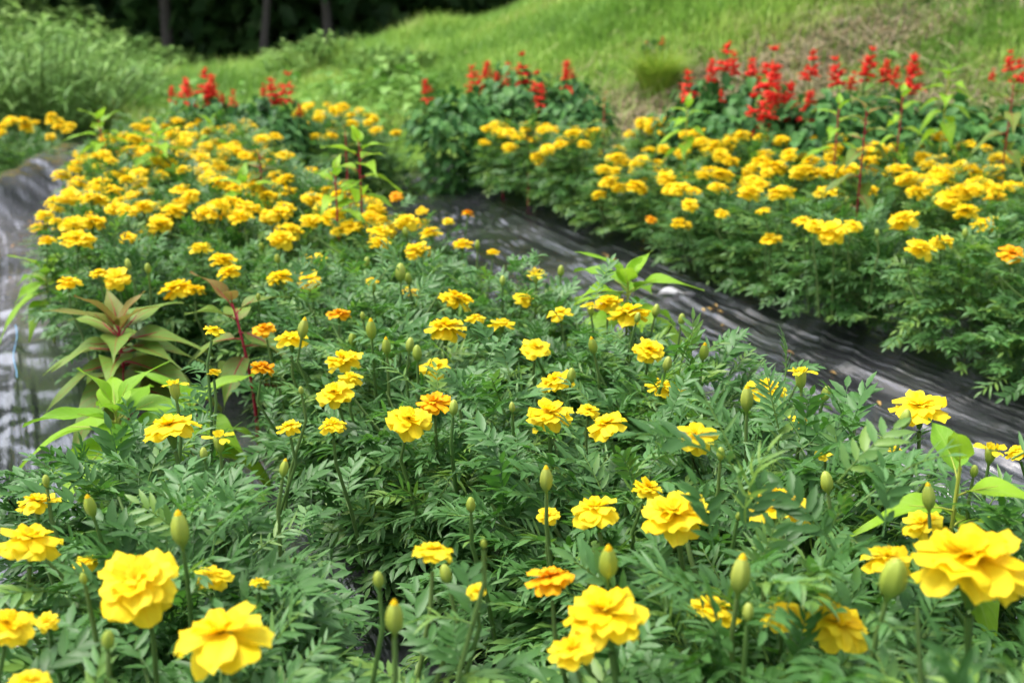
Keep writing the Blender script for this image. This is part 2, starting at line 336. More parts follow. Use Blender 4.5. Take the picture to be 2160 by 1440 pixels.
LEAF_LO = [leaf_geo(PR, PR.uniform(.055, .072), PR.choice([4, 5]), False) for _ in range(8)]
LEAF_ME = [to_mesh('leaf', g, ['marigold_leaf']) for g in LEAF_HI]

def leaf_pose(r, R, H, depth=0., zmin=.03):
    """a leaf whose tip reaches the dome of a plant with radius R and height H"""
    th = r.uniform(0, 2 * pi); dz = r.random() ** .85; rr = math.sqrt(max(0, 1 - dz ** 2.6))
    out = np.array([cos(th), sin(th), 0])
    lump = 1 + .12 * sin(3 * th + R * 90) + r.uniform(-.1, .08) - depth
    S = out * R * rr * lump + np.array([0, 0, zmin + (H - zmin) * dz * (lump if dz > .5 else 1)])
    d = out * (.35 + .75 * rr) + np.array([0, 0, .95 * dz - .22]) + np.array([r.gauss(0, .35), r.gauss(0, .35), r.gauss(0, .2)])
    d = unit(d); nrm = out * (.45 * rr - .25) + np.array([r.gauss(0, .3), r.gauss(0, .3), .9])
    s = r.uniform(.58, .98)
    m = frame(d, nrm, S - d * .056 * s, s); return m, S
def foliage_geo(seed, n, lib, R=.2, H=.32, dmin=.1, dmax=.5):
    r = random.Random(seed); gs = []
    for _ in range(n):
        m, S = leaf_pose(r, R, H, r.uniform(dmin, dmax)); m[2, 3] = max(m[2, 3], .015)
        gs.append(retint_add(xf(r.choice(lib), m), r.uniform(-.2, .2)))
    return merge(gs)
def retint_add(g, d):
    T = g[2].copy(); T[:, 0] = np.clip(T[:, 0] + d, 0, 1); return (g[0], g[1], T)
def branch_geo(seed, R=.2, H=.32):
    r = random.Random(seed); gs = [tube([(0, 0, -.03), (.004, 0, .06), (0, .006, H * .55), (.01, 0, H * .8)], [.006, .0055, .004, .002], 6)]
    for k in range(12):
        th = k * 2.4 + r.uniform(-.3, .3); z0 = r.uniform(.03, .14); q = r.uniform(.5, .85); o = np.array([cos(th), sin(th), 0]) * R
        gs.append(tube([(0, 0, z0), o * q * .45 + np.array([0, 0, z0 + .05]), o * q * .8 + np.array([0, 0, z0 + .1]), o * q + np.array([0, 0, min(H * .85, z0 + r.uniform(.12, .2))])], [.0035, .003, .0024, .0015], 5))
    return merge(gs)
FOL_NEAR = [to_mesh('foliage', foliage_geo(100 + i, 470, LEAF_HI, dmin=.12, dmax=.55), ['marigold_leaf']) for i in range(4)]
FOL_MID = [to_mesh('foliage', foliage_geo(200 + i, 520, LEAF_LO, dmin=.06, dmax=.45), ['marigold_leaf']) for i in range(4)]
FOL_FAR = [to_mesh('foliage', foliage_geo(300 + i, 640, LEAF_LO, dmin=-.05, dmax=.4), ['marigold_leaf']) for i in range(4)]
BRANCH = [to_mesh('stem', branch_geo(i), ['marigold_stem']) for i in range(4)]

def petal_geo(r, L, W, cup, wave, n=6, m=2, tint=.5):
    V, T = [], []; ph = r.uniform(0, 6.28); bend = r.uniform(.05, .5); kink = r.uniform(-.4, .4)
    for i in range(n + 1):
        t = i / n; w = W * min(1, .22 + 1.25 * t ** .75) * (1 if t < .75 else 1 - .95 * (t - .75) ** 1.4 * 2.2)
        for j in range(-m, m + 1):
            u = j / m; y = L * t * (1 - .10 * u * u * t) + (L * .035 * cos(u * 7 + ph) if i == n else 0)
            z = cup * w * u * u - bend * L * t * t * .55 + wave * L * t * sin(u * 4.2 + ph) + .25 * wave * L * t * sin(u * 9 + ph * 2) + kink * L * .08 * sin(t * 5)
            V.append((u * w, y, z)); T.append((tint, t, u))
    q = 2 * m + 1
    F = [(i * q + j, i * q + j + 1, (i + 1) * q + j + 1, (i + 1) * q + j) for i in range(n) for j in range(2 * m)]
    return (np.array(V), [(np.array(F), 0)], np.array(T))
PETALS = [petal_geo(PR, .46, PR.uniform(.15, .2), PR.uniform(-.25, .3), PR.uniform(.04, .1), tint=PR.random()) for _ in range(8)]
PETAL_ME = [to_mesh('petal', g, ['petal']) for g in PETALS]
PETAL_ME_O = [to_mesh('petal', g, ['petal_orange']) for g in PETALS]
def petal_frames(r, rings):
    out = []
    for n, e0, e1, s0, s1, r0, z0 in rings:
        a0 = r.uniform(0, 6.28)
        for k in range(n):
            a = a0 + 2 * pi * k / n + r.uniform(-.22, .22); e = radians(r.uniform(e0, e1))
            d = np.array([cos(a) * cos(e), sin(a) * cos(e), sin(e)]); nr = np.array([-cos(a) * sin(e), -sin(a) * sin(e), cos(e)]) + np.array([r.gauss(0, .15), r.gauss(0, .15), 0])
            out.append((r.randrange(8), frame(d, nr, (cos(a) * r0, sin(a) * r0, z0), r.uniform(s0, s1))))
    return out
OUTER = [(8, -40, -6, .88, 1.1, .05, 0.0), (8, -8, 16, .85, 1.05, .045, .025)]
INNER = [(7, 12, 36, .66, .88, .035, .04), (6, 32, 62, .45, .68, .02, .05), (4, 55, 85, .32, .5, .008, .06)]
FLAT_OUT = [(8, -34, 0, .9, 1.12, .05, 0.0), (6, -2, 20, .75, 1.0, .045, .02)]
FLAT_IN = [(6, 25, 50, .45, .62, .035, .035), (6, 45, 80, .25, .42, .02, .04)]
CALYX = merge([lathe([(.035, -.52), (.055, -.44), (.085, -.30), (.098, -.18), (.105, -.06), (.115, 0.0), (.06, .02)], 12, 1, .05, 6)])
CALYX_ME = to_mesh('calyx', remat(CALYX, 0), ['calyx'])
def ring_geo(r, rings):
    return merge([retint(xf(PETALS[i], m), r.random()) for i, m in petal_frames(r, rings)])
HEART_ME = {}; FULL_ME = {}
for kind, inn, outr in (('double', INNER, OUTER), ('flat', FLAT_IN, FLAT_OUT)):
    for col in ('petal', 'petal_orange'):
        r = random.Random(42)
        HEART_ME[kind, col] = [to_mesh('flower', ring_geo(r, inn), [col]) for _ in range(4)]
        FULL_ME[kind, col] = [to_mesh('flower', merge([ring_geo(r, inn + outr), CALYX]), [col, 'calyx']) for _ in range(5)]
# buds (unit height 1, base at 0) and opening buds
BUD = merge([lathe([(.05, -.30), (.075, -.12), (.17, 0), (.245, .18), (.27, .38), (.25, .6), (.19, .8), (.12, .92)], 20, 0, .09, 5),
             lathe([(.125, .90), (.10, .97), (.06, 1.04), (.01, 1.09)], 10, 1, .1, 5)])
BUD_ME = [to_mesh('bud', BUD, ['bud', 'petal'])]
GREENBUD = lathe([(.05, -.28), (.08, -.1), (.2, .02), (.29, .22), (.3, .45), (.25, .72), (.14, .93), (.02, 1.0)], 20, 0, .09, 5)
BUD_ME.append(to_mesh('bud', GREENBUD, ['bud']))
def opening_geo(seed):
    r = random.Random(seed); gs = [lathe([(.05, -.32), (.08, -.12), (.17, 0), (.22, .2), (.24, .42), (.245, .64), (.2, .66)], 20, 0, .09, 5)]
    for k in range(11):
        a = k * 2 * pi / 11; e = radians(r.uniform(55, 90)); ln = r.uniform(.5, .8)
        if k % 4 == seed % 4: e = radians(r.uniform(2, 25)); ln = 1.3
        d = np.array([cos(a) * cos(e), sin(a) * cos(e), sin(e)]); nr = np.array([-cos(a) * sin(e), -sin(a) * sin(e), cos(e)])
        gs.append(remat(xf(r.choice(PETALS), frame(d, nr, (cos(a) * .17, sin(a) * .17, .55), ln)), 1))
    return merge(gs)
OPEN_ME = [to_mesh('opening_flower', opening_geo(i), ['bud', 'petal']) for i in range(3)]

# ------------------------------------------------------------------ where the blooms stand (x, y, width in the photograph; kind)
BLOOMS = [(285,1215,195,'d'),(460,1315,225,'f'),(65,1122,135,'f'),(20,1305,115,'d'),(75,1047,90,'f'),(60,1425,95,'f'),(180,1180,55,'h'),(100,1303,55,'h'),(445,1205,85,'h'),(548,1222,45,'h'),
(1275,1275,185,'d'),(1205,1358,108,'d'),(1160,1205,105,'o'),(915,1150,92,'h'),(1005,1240,45,'h'),(1255,1060,115,'f'),(1370,1022,75,'d'),(1420,1068,155,'d'),(1640,1040,160,'fh'),(1155,1080,55,'h'),(1945,1093,92,'f'),
(1872,1165,115,'d'),(2050,1155,262,'d'),(1775,1300,155,'fh'),(1650,1285,95,'h'),(1510,1270,110,'fh'),(2145,945,55,'f'),(1940,845,122,'f'),(1470,908,95,'f'),(1275,885,95,'f'),(1160,862,107,'d'),(865,876,102,'d'),
(915,840,78,'o'),(1170,795,82,'d'),(1242,858,50,'f'),(1402,806,82,'h'),(1130,725,70,'f'),(1370,730,75,'d'),(1325,650,90,'d'),(1283,630,65,'d'),(1180,653,57,'f'),(1060,675,60,'f'),(940,680,92,'d'),(965,622,80,'d'),
(1003,665,45,'f'),(725,750,85,'d'),(705,820,85,'d'),(740,790,55,'f'),(700,888,66,'f'),(607,893,55,'f'),(915,765,75,'h'),(355,885,120,'f'),(555,768,57,'od'),(557,688,52,'od'),(615,705,75,'f'),(452,690,48,'f'),
(450,780,32,'f'),(716,655,52,'o'),(1622,808,90,'f'),(1690,880,66,'h'),(1105,625,45,'f'),(1132,570,42,'f'),(1740,950,42,'h'),(1890,945,34,'h'),(590,577,62,'d'),(650,585,57,'d'),(480,567,55,'d'),(470,540,60,'d'),
(595,495,65,'d'),(570,450,48,'d'),(665,540,55,'f'),(800,505,50,'d'),(880,520,62,'d'),(905,483,55,'f'),(245,580,62,'d'),(145,587,58,'f'),(208,570,46,'f'),(368,600,75,'d'),(410,605,48,'d'),(165,495,75,'d'),(100,500,42,'f'),
(270,495,42,'f'),(118,462,36,'f'),(120,435,34,'f'),(975,507,50,'f'),(1040,527,32,'f'),(420,515,56,'f'),(785,590,32,'f'),(862,608,42,'h'),(1440,467,47,'d'),(1105,430,30,'o'),(1232,413,36,'d'),(1458,427,40,'d'),
(1627,495,52,'f'),(1755,480,70,'d'),(1903,455,70,'d'),(2080,465,66,'d'),(1945,515,70,'d'),(1985,503,55,'d'),(2137,527,62,'o'),(1692,460,42,'f'),(1802,470,48,'f'),(1583,398,58,'d'),(1653,398,55,'d'),(1432,392,50,'d'),
(1345,387,52,'d'),(1283,377,50,'d'),(2008,412,70,'d'),(2040,438,62,'d'),(1832,395,46,'d'),(1990,370,46,'d'),(2105,408,42,'f'),(1525,362,50,'d'),(1690,355,58,'d'),(1640,345,55,'d'),(1720,470,50,'d'),(1325,460,28,'o'),
(1525,445,34,'f'),(1610,440,34,'f'),(2140,330,45,'d'),(2045,355,62,'d'),(835,410,34,'o'),(890,440,30,'f'),(785,455,62,'d'),(740,470,60,'d'),(945,462,30,'f')]
BUDS = [(380,1112,72,0),(190,1065,48,0),(832,1298,72,0),(228,1347,46,1),(957,857,32,1),(1080,857,22,1),(1283,1182,76,0),(940,1207,42,1),(798,1220,38,1),(993,1062,34,1),(1152,1007,52,0),(1562,1207,78,0),(1578,1288,40,1),
(1743,1013,44,1),(1958,1045,52,0),(1742,828,34,1),(1575,838,52,0),(1485,740,38,0),(1408,765,32,1),(1438,672,26,1),(1250,727,36,0),(1183,570,24,1),(815,728,36,0),(783,692,42,0),(865,725,30,1),(880,742,34,1),(845,572,38,1),
(640,690,42,0),(1885,1215,95,1),(1520,955,30,1),(2055,992,28,1),(1205,790,34,1),(785,600,30,0),(765,665,18,1),(635,822,18,1),(430,955,28,1),(1060,590,20,1),(176,1218,26,1),(97,1012,26,1),(1020,1145,22,1),(1557,1087,18,1),
(1007,515,20,1),(585,545,22,1),(270,555,22,1),(545,625,16,1),(660,610,16,1),(1850,490,16,1),(600,985,36,0),(1345,668,22,1),(1910,880,40,1)]
OPENS = [(368,815,62,0),(462,925,66,2),(1688,790,66,0),(2090,950,66,1),(1245,648,42,1),(1130,583,34,2)]
ITEMS = []
ZC = lambda y: float(np.interp(y, [.5, .9, 1.3, 2.0, 3.2], [.42, .38, .35, .32, .29]))
for x, y, w, k in BLOOMS:
    rd = ray(x, y); best = None
    for s in np.linspace(.35, 4.6, 500):
        D = w * s / FPX; z = CAM_H + rd[2] * s; yw = rd[1] * s
        zc = ZC(yw)
        if 'h' in k: zc -= .03
        c = ((D - .065) / .009) ** 2 + ((z - zc) / .025) ** 2
        if (x > 1090 and y < 560) or y < 470: c = ((D - .065) / .012) ** 2 + ((z - zc) / .012) ** 2
        if 'h' in k: c = ((D - .058) / .012) ** 2 + ((z - zc) / .025) ** 2
        if best is None or c < best[0]: best = (c, s, D)
    ITEMS.append(dict(kind='bloom', p=at(x, y, best[1]), size=min(best[2], .085), k=k))
for lst, kd in ((BUDS, 'bud'), (OPENS, 'open')):
    for x, y, h, k in lst:
        rd = ray(x, y); best = None; h0 = .023 if kd == 'bud' else .03
        for s in np.linspace(.35, 4, 400):
            D = h * s / FPX; z = CAM_H + rd[2] * s; zc = ZC(rd[1] * s) + .005
            c = ((D - h0) / .004) ** 2 + ((z - zc) / .02) ** 2
            if best is None or c < best[0]: best = (c, s, D)
        ITEMS.append(dict(kind=kd, p=at(x, y, best[1]), size=min(best[2] * (.95 if kd == 'bud' else .72), .036), k=k))

# ------------------------------------------------------------------ marigold plants: positions in rows
PLANTS = []
pr = random.Random(21)
def add_plant(x, y, row, t, n):
    px, py = project(np.array([x, y, .3]))
    if -230 < px < 2390 and y > .25: PLANTS.append(dict(x=x, y=y, row=row, t=t, n=n, items=[], d=math.hypot(x, y)))
CELOSIA_KEEP = [(-.72, 1.87)]
def row(name, n0, t0, t1, skip=()):
    t = t0; i = 0
    while t < t1:
        if not any(a < t < b for a, b in skip):
            nj = n0 + pr.uniform(-.03, .03); tj = t + pr.uniform(-.03, .03)
            if name == 'a': nj += (.1 if tj > 2.2 else .02) + .1 * max(0, tj - 2.5)
            if name == 'b' and tj > 2: nj -= .08 - .03 * max(0, tj - 3)
            if name == 'c' and tj > 1.7: nj -= .06
            x, y = tn(tj, nj); add_plant(x, y, name, tj, nj)
        t += .27; i += 1
row('a', .06, .63, 4.35, [(1.32, 2.2)])
row('b', .49, .35, 4.5)
row('c', .755, .05, 4.5)
row('g', 1.22, 4.2, 4.9)
row('d', 1.76, .55, 3.95)
row('e', 2.16, .75, 3.6)
row('f', 2.47, 1.0, 3.25)
row('h', 2.78, 1.3, 2.9)
row('i', 3.1, 1.5, 2.7)
for x, y in ((-1.98, 4.55), (-2.2, 4.62), (-2.42, 4.75), (-2.12, 4.86)): PLANTS.append(dict(x=x, y=y, row='z', t=0, n=0, items=[], d=math.hypot(x, y)))
PX = np.array([[p['x'], p['y']] for p in PLANTS])
for it in ITEMS:
    v = it['p'] - np.array([0, 0, CAM_H]); qx, qy = project(it['p']); k = np.linspace(.97, 1.9, 60) if qx > 1000 and qy < 480 else np.linspace(.7, 1.6, 60); C_ = np.array([0, 0, CAM_H]) + v * k[:, None]
    dm = np.min(np.hypot(C_[:, :1] - PX[:, 0], C_[:, 1:2] - PX[:, 1]), axis=1)
    cost = np.maximum(dm - .2, 0) * 8 + np.abs(np.log(k)) + 100 * ((C_[:, 2] < .2) | (C_[:, 2] > .46)); b_ = int(np.argmin(cost))
    it['p'] = C_[b_]; it['size'] = min(it['size'] * k[b_], .085 if it['kind'] == 'bloom' else .036)
    d = np.hypot(PX[:, 0] - it['p'][0], PX[:, 1] - it['p'][1]); i = int(np.argmin(d)); f_ = min(1, .21 / d[i])
    it['p'][:2] = PX[i] + (it['p'][:2] - PX[i]) * f_; PLANTS[i]['items'].append(it); it['pl'] = i
fr = random.Random(77)
for i, p in enumerate(PLANTS):
    zs = [it['p'][2] for it in p['items'] if it['kind'] == 'bloom' and 'h' not in it['k']]
    p['H'] = float(np.clip((np.mean(zs) if zs else ZC(p['y'])) - (.022 if p['d'] < 1.9 else .035), .22, .39)) + fr.uniform(-.012, .012)
    if p['row'] == 'z': p['H'] = .22
    if p['row'] in 'defhi' and not zs: p['H'] = .27
    p['R'] = fr.uniform(.185, .215)
    if p['row'] == 'a' and p['t'] > 2: p['R'] = .165
    if p['d'] < .85: p['H'] = max(p['H'], .375)
    if p['row'] == 'a' and p['t'] < 1.4: p['R'] = .18; p['H'] = min(p['H'], .31 if p['t'] < 1.05 else .25)
    nr = {'a': 13, 'b': 15, 'c': 13, 'g': 11, 'd': 17, 'e': 21, 'f': 21, 'h': 18, 'i': 15, 'z': 10}[p['row']]
    if p['d'] < 1.5: nr = 0
    for _ in range(nr):
        th = fr.uniform(0, 6.28); q = fr.random() ** .5 * .95
        z = p['H'] * (1 - .4 * q ** 3) + fr.uniform(.035, .075)
        P = np.array([p['x'] + cos(th) * q * p['R'], p['y'] + sin(th) * q * p['R'], z]); px, py = project(P)
        lim = 410 if p['row'] in 'defhi' else 490
        if p['row'] == 'd' and py > 400: continue
        if py < lim: p['items'].append(dict(kind='bloom', p=P, size=fr.uniform(.044, .064), k='d' if fr.random() < .75 else 'f'))
    if p['d'] > 1.5 and fr.random() < .6:
        th = fr.uniform(0, 6.28); q = fr.uniform(.2, .8)
        p['items'].append(dict(kind='bud', p=np.array([p['x'] + cos(th) * q * p['R'], p['y'] + sin(th) * q * p['R'], p['H'] + .03]), size=.019, k=1))

ROWTXT = {'a': ('row beside the narrow path', 'salvia'), 'b': ('middle row between the paths', 'salvia'), 'c': ('near row along the wide path', 'salvia'),
          'g': ('patch between two salvia clumps', 'bank'), 'd': ('far row along the wide path', 'salvia'), 'e': ('second row beyond the wide path', 'salvia'),
          'f': ('third row beyond the wide path', 'salvia'), 'h': ('fourth row beyond the wide path', 'salvia'), 'i': ('fifth row beyond the wide path', 'bank'), 'z': ('patch behind the film ridge', 'weed')}
ORD = 'first second third fourth fifth sixth seventh eighth ninth tenth eleventh twelfth thirteenth fourteenth fifteenth sixteenth seventeenth eighteenth'.split()
for rw in ROWTXT:
    for k, p in enumerate(sorted([p for p in PLANTS if p['row'] == rw], key=lambda p: -p['y'])): p['ord'] = ORD[min(k, 17)]
TOC = np.array([0, 0, CAM_H])
for i, p in enumerate(PLANTS):
    r = random.Random(1000 + i); base = np.array([p['x'], p['y'], film_at(p['x'], p['y']) if p['row'] != 'z' else -.03])
    nb = sum(1 for it in p['items'] if it['kind'] == 'bloom')
    txt, endn = ROWTXT[p['row']]; grp = 'marigolds in the ' + txt; lab = f"yellow marigold, {p['ord']} from the {endn} end, {txt}"
    root = thing('marigold_plant', lab, 'flower plant', base, grp); p['obj'] = root
    near = p['d'] < 1.75; mid = p['d'] < 2.75
    sx = p['R'] / .2; sz = p['H'] / .32
    m = np.eye(4); a = r.uniform(0, 6.28); m[:2, :2] = [[cos(a) * sx, -sin(a) * sx], [sin(a) * sx, cos(a) * sx]]; m[2, 2] = sz
    part('stem', r.choice(BRANCH), root, m)
    fo = part('foliage', r.choice(FOL_NEAR if near else FOL_MID if mid else FOL_FAR), root, m); fo['kind'] = 'stuff'
    blooms = [(it['p'] - base, it['size'] * (.62 if it['kind'] == 'bloom' else .5)) for it in p['items'] if not (it['kind'] == 'bloom' and 'h' in it['k'])]
    others = [(it['p'] - base, it['size'] * .6) for j, q in enumerate(PLANTS) if j != i and math.hypot(q['x'] - p['x'], q['y'] - p['y']) < .6 for it in q['items'] if not (it['kind'] == 'bloom' and 'h' in it['k'])]
    tries = 370 if near else 130 if mid else 26
    for _ in range(tries):
        m, S = leaf_pose(r, p['R'], p['H'], r.uniform(-.05, .18)); m[2, 3] = max(m[2, 3], .02)
        tip = m[:3, 3] + m[:3, 1] * .075; midp = m[:3, 3] + m[:3, 1] * .042
        clash = False
        for c, rad in blooms + others:       # blooms stand clear of the leaves
            v = unit(TOC - base - c)
            for q in (tip, midp):
                w = q - c; k = min(max(w @ v, 0), .09)
                if np.linalg.norm(w - v * k) < rad + .006: clash = True; break
            if clash: break
        if not clash: part('leaf', r.choice(LEAF_ME), root, m)
    for it in p['items']:
        c = it['p'] - base; s = it['size']
        if it['kind'] == 'bloom':
            tl = radians(r.uniform(2, 22)); az = r.uniform(0, 6.28)
            up = np.array([sin(tl) * cos(az), sin(tl) * sin(az), cos(tl)])
        else:
            tl = radians(r.uniform(0, 18)); az = r.uniform(0, 6.28); up = np.array([sin(tl) * cos(az), sin(tl) * sin(az), cos(tl)])
        X_ = unit(np.cross((.3, 1, 0), up)); fm = np.eye(4); fm[:3, 0] = X_ * s; fm[:3, 2] = up * s * (.84 if it['kind'] == 'bloom' else 1); fm[:3, 1] = np.cross(up, X_) * s; fm[:3, 3] = c
        if it['kind'] == 'bloom':
            fm[:3, 3] -= up * s * .1
            kd = 'double' if 'd' in it['k'] else 'flat'; col = 'petal_orange' if 'o' in it['k'] else 'petal'
            if np.linalg.norm(it['p'] - TOC) < 1.75:
                f = part('flower', r.choice(HEART_ME[kd, col]), root, fm)
                rr = random.Random(r.random())
                for pi_, pm in petal_frames(rr, OUTER if kd == 'double' else FLAT_OUT):
                    part('petal', (PETAL_ME if col == 'petal' else PETAL_ME_O)[pi_], f, pm)
                part('calyx', CALYX_ME, f)
            else: part('flower', r.choice(FULL_ME[kd, col]), root, fm)
            low = fm[:3, 3] - up * s * .5; r0 = s * .04
        elif it['kind'] == 'bud':
            fm[:3, 3] -= up * s * .5
            part('bud', BUD_ME[it['k']], root, fm); low = fm[:3, 3] - up * s * .28; r0 = s * .055
        else:
            fm[:3, 3] -= up * s * .5
            part('opening_flower', OPEN_ME[it['k']], root, fm); low = fm[:3, 3] - up * s * .3; r0 = s * .055
        kx = min(.8, .2 / (math.hypot(c[0], c[1]) + 1e-6)); end = np.array([c[0] * kx, c[1] * kx, max(.03, low[2] - .2)])
        pts = [low, low - up * .03, low * .55 + end * .45, end]
        if near and np.linalg.norm(it['p'] - TOC) < 1.9:          # leaves on the upper stalk
            for q in range(4):
                a = r.uniform(0, 6.28); el = r.uniform(.1, .75); d = np.array([cos(a) * cos(el), sin(a) * cos(el), sin(el)])
                f_ = r.uniform(.15, .75); P_ = low * (1 - f_) + end * f_; P_ = P_ - np.array([0, 0, .012])
                if (d @ unit(TOC - base - c)) > .75: continue
                part('leaf', r.choice(LEAF_ME), root, frame(d, (r.gauss(0, .2), r.gauss(0, .2), 1), P_, r.uniform(.6, 1.0)))
        part('flower_stalk', to_mesh('flower_stalk', tube(pts, [max(r0, .0016), .002, .0021, .0024], 6, 0, r.random()), ['marigold_stem']), root)

# ------------------------------------------------------------------ celosia plants (lime or bronze leaves on red stems)
def cel_leaf(seed, mats):
    r = random.Random(seed); L = 1.0
    g = blade(L, r.uniform(.22, .3), 12, 2, taper, 0, r.uniform(.2, .5), r.uniform(.15, .6), r.uniform(.08, .2), tint=r.random(), r=r)
    V = g[0].copy(); V[:, 1] += .1; g = (V, g[1], g[2])
    return merge([g, tube([(0, -.06, -.02), (0, .12, .004), (0, .5, -.02 - V[:, 2].ptp() * 0)], [.014, .012, .004], 5, 1)])
CL = {k: [to_mesh('leaf', cel_leaf(i + 60, m), list(m)) for i in range(6)] for k, m in (('lime', ('lime_leaf', 'lime_stem')), ('limered', ('lime_leaf', 'red_stem')), ('bronze', ('bronze_leaf', 'red_stem')), ('young', ('young_bronze_leaf', 'red_stem')))}
def celosia(px, py, s, zbase, kind, label, nl=14, leafL=.1, top_px=None, seed=0, lean=(0, 0)):
    """px, py: the growing tip as seen in the photograph at distance s"""
    r = random.Random(seed + int(px)); tip = at(px, py, s); b = np.array([tip[0] - lean[0], tip[1] - lean[1], zbase]); h = tip[2] - zbase
    root = thing('celosia_plant', label, 'plant', b)
    axis = lambda t: np.array([lean[0] * t * t, lean[1] * t * t, h * t])
    sm = {'lime': 'lime_stem', 'limered': 'red_stem', 'bronze': 'red_stem'}[kind]
    part('stem', to_mesh('stem', tube([axis(i / 7) - np.array([0, 0, .03 if i == 0 else 0]) for i in range(8)], np.linspace(.0034, .0016, 8), 8, 0, r.random()), [sm]), root)
    nl = int(nl * 1.4)
    for k in range(nl):
        f = k / (nl - 1); t = (.58 + .42 * f ** .6) if kind == 'lime' else (.4 + .6 * f ** .6); a = k * 2.4 + r.uniform(-.3, .3)
        el = radians(-15 + 80 * f ** 2.2 + r.uniform(-10, 10)); d = np.array([cos(a) * cos(el), sin(a) * cos(el), sin(el)])
        l = leafL * (1.2 if s < 2 else .85) * (1.05 - .5 * f ** 2.5) * r.uniform(.85, 1.15) * (.75 + .25 * min(1, t * 1.5))
        part('leaf', r.choice(CL['young' if kind == 'bronze' and f > .86 else kind]), root, frame(d, (0.01, 0, 1), axis(t) + d * .003, l))
    return root
celosia(250, 690, 1.75, .04, 'bronze', 'large bronze celosia with red veins beside the glossy narrow film path', 22, .105, seed=1)
celosia(243, 865, 1.5, .04, 'lime', 'lime green celosia growing in front of the large bronze celosia', 13, .112, seed=2)
celosia(400, 850, 1.66, .04, 'lime', 'slim lime celosia behind an open yellow bloom, beside the bronze celosia', 8, .10, seed=12)
celosia(490, 640, 1.75, .1, 'bronze', 'small bronze celosia with drooping leaves on a curved crimson stem', 8, .085, seed=3, lean=(-.03, .02))
celosia(1325, 590, 1.85, .04, 'lime', 'bright lime celosia standing at the near edge of the wide film path', 14, .1, seed=4)
celosia(95, 575, 2.35, .02, 'lime', 'lime celosia leaning over the narrow film path', 10, .12, seed=5)
celosia(210, 255, 3.35, .02, 'limered', 'tall lime celosia with crimson stem at the corner by the film ridge', 14, .12, seed=6)
celosia(330, 290, 3.2, .04, 'lime', 'lime celosia among marigolds next to the tall crimson-stemmed one', 11, .12, seed=7)
celosia(445, 258, 3.7, .04, 'lime', 'small lime celosia in front of the far salvia clump', 7, .09, seed=8)
celosia(547, 325, 3.0, .04, 'bronze', 'bronze celosia with crimson stem in the middle of the marigolds', 10, .10, seed=9)
celosia(512, 385, 2.7, .04, 'lime', 'yellow-stemmed lime celosia among dense marigolds', 9, .11, seed=10)
celosia(707, 365, 2.4, .04, 'limered', 'celosia with crimson stem and olive leaves, shorter of a neighbouring pair', 9, .095, seed=11)
celosia(757, 300, 2.5, .04, 'limered', 'celosia with crimson stem and wide lime leaves, taller of a neighbouring pair', 12, .11, seed=13)
celosia(728, 275, 2.9, .04, 'bronze', 'thin crimson celosia tip rising behind the neighbouring lime pair', 6, .06, seed=14)
celosia(1828, 235, 2.6, .04, 'bronze', 'tall bronze celosia with thick crimson stem rising over the yellow blooms', 11, .10, seed=15)
celosia(1275, 205, 3.7, .04, 'bronze', 'thin reddish celosia beside the ornamental grass tuft', 7, .07, seed=16)
celosia(1400, 345, 3.3, .04, 'bronze', 'small reddish celosia almost buried among yellow blooms', 7, .06, seed=17)
celosia(2003, 150, 3.3, .04, 'lime', 'pale lime celosia standing at the end of the salvia hedge', 11, .10, seed=18)
celosia(2140, 170, 3.2, .04, 'bronze', 'dark bronze celosia with wide leaves by the dry bank', 10, .11, seed=19)
celosia(1450, 225, 3.4, .04, 'lime', 'lime celosia at the open end of the large salvia hedge', 9, .09, seed=20)
celosia(1905, 200, 3.3, .04, 'limered', 'lime celosia with dark red stem inside the salvia hedge', 9, .09, seed=21)
celosia(1770, 225, 3.1, .04, 'limered', 'leafy lime celosia in front of the salvia hedge', 9, .09, seed=22)
celosia(1060, 300, 4.1, .04, 'limered', 'olive leaved celosia beside the dark round salvia clump', 9, .09, seed=23)
celosia(1115, 265, 3.9, .04, 'limered', 'small olive celosia in front of the round salvia clump', 7, .07, seed=25)
celosia(2025, 985, .98, .04, 'lime', 'celosia with one broad pale leaf among foreground marigolds', 6, .075, seed=24)

# ------------------------------------------------------------------ red salvia
SL = []
for i in range(6):
    r = random.Random(i + 900); L = .043
    SL.append(blade(L, L * r.uniform(.3, .36), 7, 2, ovate, .06, r.uniform(.1, .3), r.uniform(.1, .5), .05, tint=r.random(), r=r))
SL_ME = [to_mesh('leaf', g, ['salvia_leaf']) for g in SL]
def salvia_leaf_pose(r, R, H, depth):
    th = r.uniform(0, 6.28)
    if r.random() < .5: q = math.sqrt(r.random()); z = H * (1 - .3 * q * q) * (1 - depth * .5) + r.uniform(-.03, .02)      # flat leafy top
    else: q = (1 - depth) * r.uniform(.85, 1.05); z = r.uniform(.03, .78) * H
    S = np.array([cos(th) * R * q, sin(th) * R * q, z])
    out = unit(np.array([S[0], S[1], 0]) + 1e-5); d = unit(out * .9 + np.array([r.gauss(0, .4), r.gauss(0, .4), r.uniform(-.7, .25)]))
    return frame(d, out * .35 + np.array([0, 0, 1]), S - d * .03, r.uniform(.8, 1.2)), S
def salvia_fol(seed, n, R=.22, H=.36):
    r = random.Random(seed); gs = []
    for _ in range(n):
        m, S = salvia_leaf_pose(r, R, H, r.uniform(0, .5)); gs.append(retint(xf(r.choice(SL), m), r.random()))
    return merge(gs)
SFOL = [to_mesh('foliage', salvia_fol(i + 950, 800), ['salvia_leaf']) for i in range(3)]
